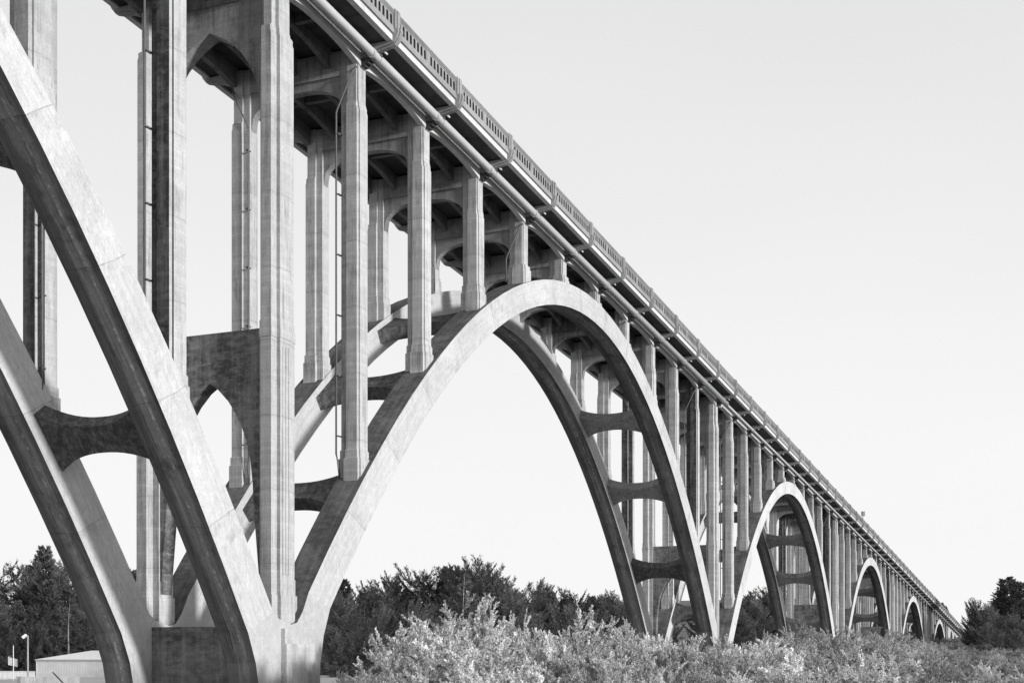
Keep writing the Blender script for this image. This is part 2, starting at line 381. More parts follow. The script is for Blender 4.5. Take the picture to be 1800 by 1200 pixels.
def bent(uc, zbot, dark=False, pier=False, zstrut=None):
    """cross frame between the near and far column at uc"""
    z0 = Z0(uc); hw = 2.8; cw = 5.75; b = MB()
    w0, w1 = 2.95, 8.55
    if not pier:
        hc = .36; b.box(uc-hc, uc+hc, w0+.003, w1-.003, z0-2.9, z0-1.63)
        n = 24; top = []; bot = []
        for i in range(n+1):
            x = -1+2*i/n; x = math.copysign(abs(x)**.55, x) if abs(x) > 1e-6 else 0.
            zz = z0-4.75+1.42*(1-abs(x)**2.7)**(1/2.3)
            top.append((cw+x*hw*.999, z0-2.9)); bot.append((cw+x*hw*.999, zz))
        top[0] = (w0+.002, z0-2.9); top[-1] = (w1-.002, z0-2.9)
        bot[0] = (w0+.002, z0-4.85); bot[-1] = (w1-.002, z0-4.85)
        b.strip(top, bot, uc-.24, uc+.24, axis='u')
        # haunch legs hugging the columns down to where they fade
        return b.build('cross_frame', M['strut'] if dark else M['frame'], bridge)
    hc = .5; b.box(uc-hc, uc+hc, 2.82, 8.68, z0-2.7, z0-1.63)
    gp = [(0, 0), (.48, -.24), (.94, -.48), (1.4, -.85), (1.8, -1.25), (2.2, -1.8), (2.5, -2.4), (2.72, -3.1), (2.86, -3.9), (2.93, -4.7)]
    gp += [(2.95, -5.6)]
    def gothic(za, wmax, topz, hu, mt):
        pts = [(cw-x, za+dz) for x, dz in reversed(gp)]+[(cw+x, za+dz) for x, dz in gp[1:]]
        pts = [(max(3.2-.4, min(8.3+.4, p[0])), p[1]) for p in pts]
        top = [(p[0], topz) for p in pts]
        b.strip(top, pts, uc-hu, uc+hu, axis='u', mt=mt, ms=mt, mb=0)
    gothic(z0-3.9, 0, z0-2.7, .42, 0)
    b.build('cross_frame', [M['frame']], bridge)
    if zstrut is not None:
        b = MB(); za = zstrut-2.35
        g2 = [(0, 0), (.48, -.31), (1.06, -.9), (1.44, -1.45), (1.8, -2.1), (2.1, -2.9), (2.3, -3.8), (2.42, -4.8), (2.5, -6.2), (2.68, -8.2), (2.86, -10.2), (2.93, -13.6)] if zstrut > 9 else [(0, 0), (.48, -.31), (1.06, -.9), (1.44, -1.45), (1.8, -2.1), (2.1, -2.9), (2.4, -3.8), (2.7, -4.8), (2.9, -6)]
        pts = [(cw-x, za+dz) for x, dz in reversed(g2)]+[(cw+x, za+dz) for x, dz in g2[1:]]
        top = [(p[0]+(p[0]-cw)*.0, zstrut) for p in pts]
        b.strip(top, pts, uc-.42, uc+.42, axis='u')
        pass
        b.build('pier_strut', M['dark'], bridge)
def cross_strut(a, uc):
    c = (P[a]+P[a+1])/2; m_ = -2*CROWN[a][1]*(uc-c); L_ = math.hypot(1, m_); t = (1/L_, m_/L_)
    if t[1] < 0: t = (-t[0], -t[1])
    n_ = (-t[1], t[0]) if t[0] > 0 else (t[1], -t[0])
    zc = (zex(a, uc)+zin(a, uc))/2+.1; rings = []
    for i in range(17):
        x = -1+2*i/16; h = .62+.78*abs(x)**2.3; tn = .42
        w_ = 5.75+x*2.68
        rings.append([(uc+t[0]*p*h+n_[0]*q*tn, w_, zc+t[1]*p*h+n_[1]*q*tn) for p, q in ((1, 1), (-1, 1), (-1, -1), (1, -1))])
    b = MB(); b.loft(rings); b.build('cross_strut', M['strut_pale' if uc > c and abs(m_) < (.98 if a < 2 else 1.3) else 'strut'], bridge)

posts = []         # u of every bracket / post
for a in range(6):
    s_ = (P[a+1]-P[a])/NB
    for j in range(0, NB):
        uc = P[a]+j*s_
        if a == 0 and j < 5: continue
        posts.append((uc, a, j, s_))
stuff_cols = MB()
for uc, a, j, s_ in posts:
    if j == 0:
        dr = False
        zb = min(zex(a-1, uc-END_E), zex(a, uc+END_E))-.55
        column(uc, False, zb, a, False, True); column(uc, True, zb, a, False, True)
        bent(uc, zb, pier=True, zstrut=STRUTZ[a])
        continue
    drain = j % 3 == 1
    zb = min(zex(a, uc-.7), zex(a, uc+.7))
    far_ok = not (a == 5)
    column(uc, False, zb, a, drain, j=j)
    if far_ok: column(uc, True, zb, a, drain, j=j)
    else:
        z0 = Z0(uc)
        stuff_cols.loft([section(uc, True, 1.85, 2.95, 1.93, 2.55, .37, .56, z) for z in (zb-.1, z0-1.62)])
    bent(uc, zb, dark=(drain and j in (7, 10)))
    if j in (1, 2, 3, 8, 9, 10): cross_strut(a, uc)
o = stuff_cols.build('spandrel_column', M['light'], bridge); o['kind'] = 'stuff'
uL = P[6]
for far in (False, True): column(uL, far, zex(5, uL-END_E)-.5, 6, False, True)
bent(uL, 0, pier=True)

# ------------------------------------------------------------------ deck: slab, edge beams, girders, arched fascia walls
ub, ue = posts[0][0]-1, 470.
def longbox(b, w0, w1, dz0, dz1, u0=ub, u1=ue, mi=0):
    b.add([(u0, w0, Z0(u0)+dz0), (u1, w0, Z0(u1)+dz0), (u1, w1, Z0(u1)+dz0), (u0, w1, Z0(u0)+dz0),
           (u0, w0, Z0(u0)+dz1), (u1, w0, Z0(u1)+dz1), (u1, w1, Z0(u1)+dz1), (u0, w1, Z0(u0)+dz1)],
          [(0, 1, 2, 3), (7, 6, 5, 4), (0, 4, 5, 1), (1, 5, 6, 2), (2, 6, 7, 3), (3, 7, 4, 0)], mi)
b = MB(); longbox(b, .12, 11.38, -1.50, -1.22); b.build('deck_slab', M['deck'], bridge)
for w0, w1 in ((.03, .34), (11.16, 11.47)):
    b = MB(); longbox(b, w0, w1, -1.62, -1.30); b.build('deck_fascia', M['fascia'], bridge)
allu = [p[0] for p in posts]+[uL]
sl = (P[6]-P[5])/NB
k = uL+sl
while k < 462: allu.append(k); k += sl
for w0, w1, nm in ((1.87, 2.2, 'spandrel_arch'), (9.3, 9.63, 'spandrel_arch'), (3.6, 3.9, 'deck_girder'), (5.6, 5.9, 'deck_girder'), (7.6, 7.9, 'deck_girder')):
    fas = nm == 'spandrel_arch'
    b = MB()
    for u0, u1 in zip(allu[:-1], allu[1:]):
        n = 14; top = []; bot = []
        for i in range(n+1):
            x = i/n; u = u0+(u1-u0)*x
            xx = abs(2*x-1)
            top.append((u, Z0(u)-1.503)); bot.append((u, Z0(u)-(2.22+.38*xx**2.2 if fas else 1.98+.62*xx**2.4)))
        b.strip(top, bot, w0, w1, caps=False)
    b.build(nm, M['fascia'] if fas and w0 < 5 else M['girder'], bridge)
# secondary cross beams under the slab at mid bay
for u0, u1 in zip(allu[:-1], allu[1:]):
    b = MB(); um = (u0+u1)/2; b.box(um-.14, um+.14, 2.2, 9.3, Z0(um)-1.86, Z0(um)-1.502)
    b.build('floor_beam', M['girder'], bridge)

# brackets: near and far, curved up into the railing post
def bracket(uc, far):
    z0 = Z0(uc); m_ = (lambda w_: 11.5-w_) if far else (lambda w_: w_)
    b = MB()
    for hw, off in ((.26, 0.), (.13, .09)):
        pts = [(1.9, -2.18-off), (1.45, -2.02-off), (1.0, -1.86-off), (.6, -1.80-off), (.25, -1.74-off), (-.02, -1.66-off), (-.2-off*.7, -1.46), (-.29-off, -1.18), (-.27-off, -.98)]
        inn = [(1.9, -1.55), (1.45, -1.55), (1.0, -1.55), (.6, -1.55), (.35, -1.55), (.2, -1.45), (.12, -1.3), (.1, -1.1), (.1, -1.0)]
        b.strip([(m_(p), z0+q) for p, q in inn], [(m_(p), z0+q) for p, q in pts], uc-hw, uc+hw, axis='u')
    return b.build('deck_bracket', M['rail'], bridge)
def rail_post(uc):
    z0 = Z0(uc); b = MB()
    for hw, wi, wo2, dz in ((.27, .12, -.14, 0), (.13, .1, -.21, -.06)):
        b.loft([[(uc-hw, wo2, z0+z), (uc+hw, wo2, z0+z), (uc+hw, wi+.25, z0+z), (uc-hw, wi+.25, z0+z)] for z in (-1.32, dz-.04)]+
               [[(uc-hw+.03, wo2+.03, z0+dz), (uc+hw-.03, wo2+.03, z0+dz), (uc+hw-.03, wi+.22, z0+dz), (uc-hw+.03, wi+.22, z0+dz)]])
    return b.build('railing_post', M['rail'], bridge)
def rail_panel(u0, u1, far=False):
    b = MB(); S = lambda u: Z0(u)
    m_ = (lambda w_: 11.5-w_) if far else (lambda w_: w_)
    def bx(ua, ub_, wa, wb, za, zb_, j=False):
        wa, wb = sorted((m_(wa), m_(wb)))
        b.add([(ua, wa, S(ua)+za), (ub_, wa, S(ub_)+za), (ub_, wb, S(ub_)+za), (ua, wb, S(ua)+za), (ua, wa, S(ua)+zb_), (ub_, wa, S(ub_)+zb_), (ub_, wb, S(ub_)+zb_), (ua, wb, S(ua)+zb_)],
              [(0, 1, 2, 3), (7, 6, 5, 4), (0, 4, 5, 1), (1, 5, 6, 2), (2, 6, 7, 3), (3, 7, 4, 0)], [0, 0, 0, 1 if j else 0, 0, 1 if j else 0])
    bx(u0, u1, -.10, .36, -.17, -.10); bx(u0, u1, -.07, .33, -.235, -.172); bx(u0, u1, -.04, .30, -.30, -.237)
    bx(u0, u1, -.03, .29, -1.06, -.90); bx(u0, u1, -.08, .31, -1.28, -1.062)
    if far: bx(u0, u1, .03, .2, -.90, -.302); return b.build('parapet', M['rail'], bridge)
    mid = (u0+u1)/2
    bx(mid-.17, mid+.17, -.035, .29, -.90, -.302)
    for ua, ub_ in ((u0+.27, mid-.17), (mid+.17, u1-.27)):
        n = 8; pit = (ub_-ua)/n
        for i in range(n):
            c = ua+pit*(i+.5); hw = .115; hp = pit/2
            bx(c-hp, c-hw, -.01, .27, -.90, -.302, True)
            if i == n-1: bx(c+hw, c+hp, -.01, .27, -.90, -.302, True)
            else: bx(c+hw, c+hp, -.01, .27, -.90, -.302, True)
            arc = [(c-hw*math.cos(t), -.50+.135*math.sin(t)) for t in [math.pi*q/6 for q in range(7)]]
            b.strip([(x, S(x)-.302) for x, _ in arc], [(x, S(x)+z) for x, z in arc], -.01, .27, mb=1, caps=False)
    return b.build('railing_panel', [M['rail'], M['opening_shade']], bridge)
for i, uc in enumerate(allu):
    rail_post(uc); bracket(uc, False)
    if i < 34: bracket(uc, True)
    if i < len(allu)-1: rail_panel(uc, allu[i+1])
rail_panel(allu[0], allu[-1], True)

# last short arched openings and the abutment at the landward end
for u0, u1 in ((P[6]+6, P[6]+17), (P[6]+19, P[6]+31)):
    for w0, w1 in ((1.86, 3.0), (8.5, 9.64)):
        n = 16; top = []; bot = []
        for i in range(n+1):
            x = -1+2*i/n; u = (u0+u1)/2+x*(u1-u0)/2; ux = (u0+u1)/2+x*(u1-u0)/2*.9
            top.append((u, Z0(u)-1.7)); bot.append((ux, Z0(u)-2.9-3.2*abs(x)**2.6))
        b = MB(); b.strip(top, bot, w0, w1, caps=False)
        b.build('end_arch', M['light'], bridge)
b = MB()
for u0, u1 in ((P[6]+.7, P[6]+6), (P[6]+16.4, P[6]+19.6), (P[6]+30.4, 472)):
    for w0, w1 in ((1.86, 3.0), (8.5, 9.64)) if u1 < 460 else ((1.86, 9.64),):
        b.add([(u, w_, z) for z in (0, 1) for u, w_ in ((u0, w0), (u1, w0), (u1, w1), (u0, w1))], [])
        k = len(b.v)-8
        for q in range(8):
            u, w_, z = b.v[k+q]; b.v[k+q] = (u, w_, Z0(u)-1.7 if z else -2.)
        b.f += [tuple(k+i for i in f) for f in [(0, 1, 2, 3), (7, 6, 5, 4), (0, 4, 5, 1), (1, 5, 6, 2), (2, 6, 7, 3), (3, 7, 4, 0)]]; b.mi += [0]*6
b.build('abutment', M['light'], bridge)

# ------------------------------------------------------------------ the two utility pipes slung along the spandrels
def pipeline(name, u0, u1, r, wc, dz, label, us):
    loc = (-(D0+wc), u0, Z0(u0)+dz)
    root = empty(name, loc, label, 'pipe')
    b = MB(); n = 2; b.tube([(u0+(u1-u0)*i/n, wc, Z0(u0+(u1-u0)*i/n)+dz) for i in range(n+1)], r, 20)
    b.build('pipe_run', M['pipe'], root, org=loc, smooth=True)
    for uc in us:
        z = Z0(uc)+dz; b = MB()
        for q in (-.42, -.28): b.tube([(uc+q, wc, z-q*SL), (uc+q+.07, wc, z)], r+.03, 20)
        b.tube([(uc-.35, wc, z), (uc-.22, wc, z)], r+.02, 20)
        b.build('pipe_collar', M['pipe'], root, org=loc, smooth=False)
        b = MB(); b.tube([(uc+.35, wc, z), (uc+.39, wc, z)], r+.025, 20)
        b.tube([(uc+.37, wc-r-.02, z), (uc+.37, wc-r-.02, z+.3), (uc+.3, wc-r*.4, z+.55+r*.3)], .03, 6)
        b.tube([(uc+.2, wc+.15, z+r), (uc+.2, wc+.15, z+r+.35)], .025, 6)
        b.build('pipe_hanger', M['steel'], root, org=loc)
        b = MB()
        for t in range(3): b.box(uc-.22, uc+.22, 1.88-.22-.2*t, 1.88, z-r-.10-.12*(2-t)-.0, z-r-.10-.12*(1-t))
        b.build('support_corbel', M['iron'], root, org=loc)
u_sw = P[2]+1.5
pipeline('large_pipe', ub, u_sw, .215, 1.2, -2.02, 'long fat white pipe slung under the near edge of the bridge deck', [u for u in allu if u < u_sw-1])
pipeline('small_pipe', u_sw+.4, 455, .12, 1.2, -2.1, 'thin white pipe under the bridge deck continuing beyond the fat one', [u for u in allu if u > u_sw])
# small cover plates on the bracket undersides
for uc in allu[:40]:
    b = MB(); z = Z0(uc)-1.93; b.box(uc+.1, uc+.34, .62, .70, z-.05, z+.02)
    b.build('cover_plate', M['white'], bridge)

# sign standing on the deck
loc = (-(D0+.6), 227, Z0(227)-1.22)
sg = empty('road_sign', loc, 'small square road sign on a pole above the distant bridge railing', 'sign')
b = MB(); b.tube([(227, .6, Z0(227)-1.22), (227, .6, Z0(227)+1.95)], .07, 8); b.build('pole', M['steel'], sg, org=loc)
b = MB(); b.box(226.96, 226.99, .28, .92, Z0(227)+1.15, Z0(227)+1.95)
b.build('sign_plate', M['steel'], sg, org=loc)

# ------------------------------------------------------------------ ground
def grid(name, x0, x1, y0, y1, nx, ny, mat, fz, kind='structure'):
    vs = [(x0+(x1-x0)*i/nx, y0+(y1-y0)*j/ny, 0) for j in range(ny+1) for i in range(nx+1)]
    vs = [(x, y, fz(x, y)) for x, y, _ in vs]
    fs = [(j*(nx+1)+i, j*(nx+1)+i+1, (j+1)*(nx+1)+i+1, (j+1)*(nx+1)+i) for j in range(ny) for i in range(nx)]
    me = bpy.data.meshes.new(name); me.from_pydata(vs, [], fs); me.materials.append(mat)
    me.polygons.foreach_set('use_smooth', [True]*len(fs))
    o = bpy.data.objects.new(name, me); COL.objects.link(o); o['kind'] = kind; return o
m, n = newmat('dry_grass_ground'); g = G(n); co = g.nd('ShaderNodeTexCoord').outputs['Object']
v = g.mixf(g.mr(g.noise(co, .15, 6), .4, .6, 0, 1), .10, .22)
v = g.m('MULTIPLY', v, g.mr(g.noise(co, 5, 6, .8), .3, .7, .5, 1.5)); finish(g, v, .95, g.noise(co, 4, 6), .8, .1, .1)
M['ground'] = m
grid('ground', -900, 400, -80, 1300, 150, 160, M['ground'], gz)
m, n = newmat('pale_asphalt'); g = G(n); co = g.nd('ShaderNodeTexCoord').outputs['Object']
v = g.mixf(g.mr(g.noise(co, .3, 6), .35, .65, 0, 1), .34, .46); v = g.m('MULTIPLY', v, g.mr(g.noise(co, 20, 4), .3, .7, .85, 1.1)); finish(g, v, .9, g.noise(co, 30, 3), .2, .01, .2)
M['lot'] = m
c0 = cam_pt(40, 150)
grid('parking_lot', -140, -44, 70, 190, 24, 28, M['lot'], lambda x, y: gz(x, y)+.12)

# ------------------------------------------------------------------ things at the far left
def wallmat():
    m, n = newmat('ribbed_metal_siding'); g = G(n); co = g.nd('ShaderNodeTexCoord').outputs['Object']
    sp = g.nd('ShaderNodeSeparateXYZ'); g.lk(co, sp.inputs[0])
    s1 = g.m('SINE', g.m('MULTIPLY', sp.outputs[0], 16)); s2 = g.m('SINE', g.m('MULTIPLY', sp.outputs[1], 16))
    v = g.m('MULTIPLY', .66, g.mr(g.noise(co, .8, 4), .3, .7, .9, 1.1)); v = g.m('MULTIPLY', v, g.mr(s1, -.2, 1, 1, .92))
    finish(g, v, .5, g.m('ADD', s1, s2), .25, .02, .4); return m
M['siding'] = wallmat()
def shed():
    base = cam_pt(147, 190); base.z = gz(base.x, base.y)
    root = empty('metal_shed', base, 'low ribbed metal shed with a white hipped roof seen at far left under the arch', 'shed')
    root.rotation_euler = (0, 0, R(YAW-6))
    hx, hy, h, rz = 4.9, 5., 2.75, 4.0
    def lb(x0, x1, y0, y1, z0, z1): return [(x, y, z) for z in (z0, z1) for x, y in ((x0, y0), (x1, y0), (x1, y1), (x0, y1))]
    F = [(0, 1, 2, 3), (7, 6, 5, 4), (0, 4, 5, 1), (1, 5, 6, 2), (2, 6, 7, 3), (3, 7, 4, 0)]
    b = MB(); b.add(lb(-hx+.15, 9, -hy+.15, hy-.15, -.6, h), F); b.build('wall', M['siding'], root, False, (0, 0, 0))
    b = MB(); b.add([(-hx, -hy, h), (9.3, -hy, h), (9.3, hy, h), (-hx, hy, h), (1.2, 0, rz), (4.4, 0, rz), (-hx, -hy, h-.15), (9.3, -hy, h-.15), (9.3, hy, h-.15), (-hx, hy, h-.15)],
                    [(0, 1, 5, 4), (1, 2, 5), (2, 3, 4, 5), (3, 0, 4), (6, 7, 1, 0), (7, 8, 2, 1), (8, 9, 3, 2), (9, 6, 0, 3), (9, 8, 7, 6)])
    b.build('roof', M['white'], root, False, (0, 0, 0))
    b = MB(); b.add(lb(-hx-.02, 9.32, -hy-.08, -hy-.005, h-.22, h-.02), F); b.build('gutter', M['steel'], root, False, (0, 0, 0))
    for x in (-hx+.1, 6.2):
        b = MB(); b.add(lb(x, x+.12, -hy+.02, -hy+.145, -.6, h-.16), F); b.build('corner_trim', M['white'], root, False, (0, 0, 0))
shed()
def lamp():
    base = cam_pt(49, 150); base.z = gz(base.x, base.y)
    zt = (1148-1116)*150/2300-base.z
    root = empty('flood_light', base, 'pale pole with one tilted floodlight at the top, right of the flagpole', 'light pole')
    root.rotation_euler = (0, 0, R(YAW))
    b = MB(); b.tube([(0, 0, -.3), (0, 0, zt)], [.10, .07], 12); b.build('pole', M['steel'], root, False, (0, 0, 0), True)
    b = MB(); r = Matrix.Rotation(R(-38), 3, 'Y')
    vs = [tuple(r @ Vector(p)+Vector((-.38, 0, zt-.12))) for p in [(x, y, z) for z in (-.13, .16) for x, y in ((-.26, -.2), (.26, -.2), (.26, .2), (-.26, .2))]]
    b.add(vs, [(0, 1, 2, 3), (7, 6, 5, 4), (0, 4, 5, 1), (1, 5, 6, 2), (2, 6, 7, 3), (3, 7, 4, 0)]); b.build('lamp_head', M['white'], root, False, (0, 0, 0))
    b = MB(); b.tube([(0, 0, zt-.25), (-.25, 0, zt-.2)], .035, 6); b.build('arm', M['steel'], root, False, (0, 0, 0))
lamp()
def flag():
    base = cam_pt(23.5, 150); base.z = gz(base.x, base.y); zt = (1148-1135.5)*150/2300-base.z
    root = empty('flagpole', base, 'short white flagpole flying a striped flag at the left edge', 'flagpole')
    root.rotation_euler = (0, 0, R(YAW))
    b = MB(); b.tube([(0, 0, -.3), (0, 0, zt)], .045, 8); b.build('pole', M['white'], root, False, (0, 0, 0), True)
    b = MB(); b.tube([(0, 0, zt), (0, 0, zt+.06), (0, 0, zt+.12)], [.03, .07, .02], 8); b.build('finial', M['white'], root, False, (0, 0, 0), True)
    # drooping flag: striped cloth hanging in a fold
    m, n = newmat('striped_flag_cloth'); g = G(n); uv = g.nd('ShaderNodeTexCoord').outputs['UV']; sp = g.nd('ShaderNodeSeparateXYZ'); g.lk(uv, sp.inputs[0])
    st = g.m('GREATER_THAN', g.m('FRACT', g.m('MULTIPLY', sp.outputs[1], 6.5)), .5)
    can = g.m('MULTIPLY', g.m('LESS_THAN', sp.outputs[0], .4), g.m('GREATER_THAN', sp.outputs[1], .4615))
    v = g.mixf(can, g.mixf(st, .72, .10), .06); finish(g, v, .8)
    nx, ny = 20, 14; me = bpy.data.meshes.new('flag'); vs = []; fs = []; uvs = []
    W, H = 1.75, 1.0
    for j in range(ny+1):
        for i in range(nx+1):
            s, t = i/nx, j/ny
            x = -.42*math.sin(s*2.6)*1.0 if s < .6 else -.42*math.sin(.6*2.6)+ (s-.6)*1.9
            vs.append((x*1.35, .12*math.sin(s*9), zt-.85-(1-t)*H*.85-.75*s+(.12*s)))
    for j in range(ny):
        for i in range(nx): fs.append((j*(nx+1)+i, j*(nx+1)+i+1, (j+1)*(nx+1)+i+1, (j+1)*(nx+1)+i))
    me.from_pydata(vs, [], fs); ul = me.uv_layers.new()
    for p in me.polygons:
        for li in p.loop_indices:
            vi = me.loops[li].vertex_index; ul.data[li].uv = ((vi % (nx+1))/nx, (vi//(nx+1))/ny)
    me.materials.append(m); me.polygons.foreach_set('use_smooth', [True]*len(fs))
    o = bpy.data.objects.new('flag', me); COL.objects.link(o); o.parent = root
flag()
def lowwall(px0, px1, d0, d1, ytop, h, name, label, cat, mat, th=.3):
    a = cam_pt(px0, d0); c = cam_pt(px1, d1); zt = (1148-ytop)*d0/2300; zt2 = (1148-ytop)*d1/2300
    base = Vector((a.x, a.y, zt-h)); dn = (c-a).normalized(); s = Vector((-dn.y, dn.x, 0))*th
    b = MB(); b.add([tuple(p) for p in [Vector((a.x, a.y, zt-h)), Vector((c.x, c.y, zt2-h)), Vector((c.x, c.y, zt2-h))+s, Vector((a.x, a.y, zt-h))+s,
                                        Vector((a.x, a.y, zt)), Vector((c.x, c.y, zt2)), Vector((c.x, c.y, zt2))+s, Vector((a.x, a.y, zt))+s]],
                    [(0, 1, 2, 3), (7, 6, 5, 4), (0, 4, 5, 1), (1, 5, 6, 2), (2, 6, 7, 3), (3, 7, 4, 0)])
    # coping, a hair wider
    cp = Vector((0, 0, .1)); e = s*.2
    b.add([tuple(p) for p in [Vector((a.x, a.y, zt+.003))-e, Vector((c.x, c.y, zt2+.003))-e, Vector((c.x, c.y, zt2+.003))+s+e, Vector((a.x, a.y, zt+.003))+s+e,
                              Vector((a.x, a.y, zt))+cp-e, Vector((c.x, c.y, zt2))+cp-e, Vector((c.x, c.y, zt2))+s+e+cp, Vector((a.x, a.y, zt))+s+e+cp]],
          [(0, 1, 2, 3), (7, 6, 5, 4), (0, 4, 5, 1), (1, 5, 6, 2), (2, 6, 7, 3), (3, 7, 4, 0)])
    o = b.build(name, mat, None, False, tuple(base)); tag(o, label, cat); return o
lowwall(-60, 62, 165, 170, 1180, 3.2, 'boundary_wall', 'low pale boundary wall behind the flagpole and floodlight at far left', 'wall', M['light'], .3)
lowwall(36, 140, 105, 112, 1190.5, 1.6, 'kerb_wall', 'long low pale kerb wall in front of the metal shed', 'wall', M['light'], .35)
def tilted():
    a = cam_pt(93, 100, (1148-1181)*100/2300); c = cam_pt(104, 99, (1148-1192)*100/2300); c2 = a+(c-a)*2.6
    b = MB(); b.tube([tuple(a), tuple(c), tuple(c2)], .05, 8)
    o = b.build('tilted_post', M['iron'], None, False, tuple(c2), True); tag(o, 'black leaning post in front of the metal shed', 'post')
tilted()

# ------------------------------------------------------------------ vegetation
def leafmat(name, v, var, trans=.25, rough=.55):
    m, n = newmat(name); g = G(n); oi = g.nd('ShaderNodeObjectInfo'); ge = g.nd('ShaderNodeNewGeometry')
    rnd = ge.outputs['Random Per Island']
    val = g.m('MULTIPLY', g.mr(rnd, 0, 1, v*(1-var), v*(1+var)), g.mr(oi.outputs['Random'], 0, 1, .78, 1.28))
    co = g.nd('ShaderNodeTexCoord').outputs['Object']
    val = g.m('MULTIPLY', val, g.mr(g.noise(co, 1.1, 4), .35, .65, .72, 1.35))
    p = g.nd('ShaderNodeBsdfPrincipled'); t = g.nd('ShaderNodeBsdfTranslucent'); mx = g.nd('ShaderNodeMixShader'); o = g.nd('ShaderNodeOutputMaterial')
    g.lk(val, p.inputs['Base Color']); g.lk(val, t.inputs[0]); p.inputs['Roughness'].default_value = rough; p.inputs['Specular IOR Level'].default_value = .3
    mx.inputs[0].default_value = trans; g.lk(p.outputs[0], mx.inputs[1]); g.lk(t.outputs[0], mx.inputs[2]); g.lk(mx.outputs[0], o.inputs[0])
    return m
M['needles'] = leafmat('dark_needles', .14, .55, .2)
M['leaf_pale'] = leafmat('pale_willow_leaves', .66, .5, .3, .45)
M['leaf_mid'] = leafmat('mid_scrub_leaves', .44, .5, .25)
M['bark'] = plain('grey_bark', .13, .9, .35, 4)
M['bark_pale'] = plain('pale_bark', .33, .85, .3, 4)

def leafmesh(name, tris, mat):
    me = bpy.data.meshes.new(name); vs = []; fs = []
    for t in tris:
        o = len(vs); vs += t; fs.append(tuple(range(o, o+len(t))))
    me.from_pydata([tuple(v) for v in vs], [], fs); me.materials.append(mat); return me
def rv(rn): return Vector((rn.gauss(0, 1), rn.gauss(0, 1), rn.gauss(0, 1))).normalized()
def leaf(p, d, l, wd, rn):
    s = d.cross(rv(rn)).normalized()*wd
    return [p, p+d*l*.5+s, p+d*l, p+d*l*.5-s]
def mesh_obj(me, parent, name):
    o = bpy.data.objects.new(name, me); COL.objects.link(o); o.parent = parent; return o

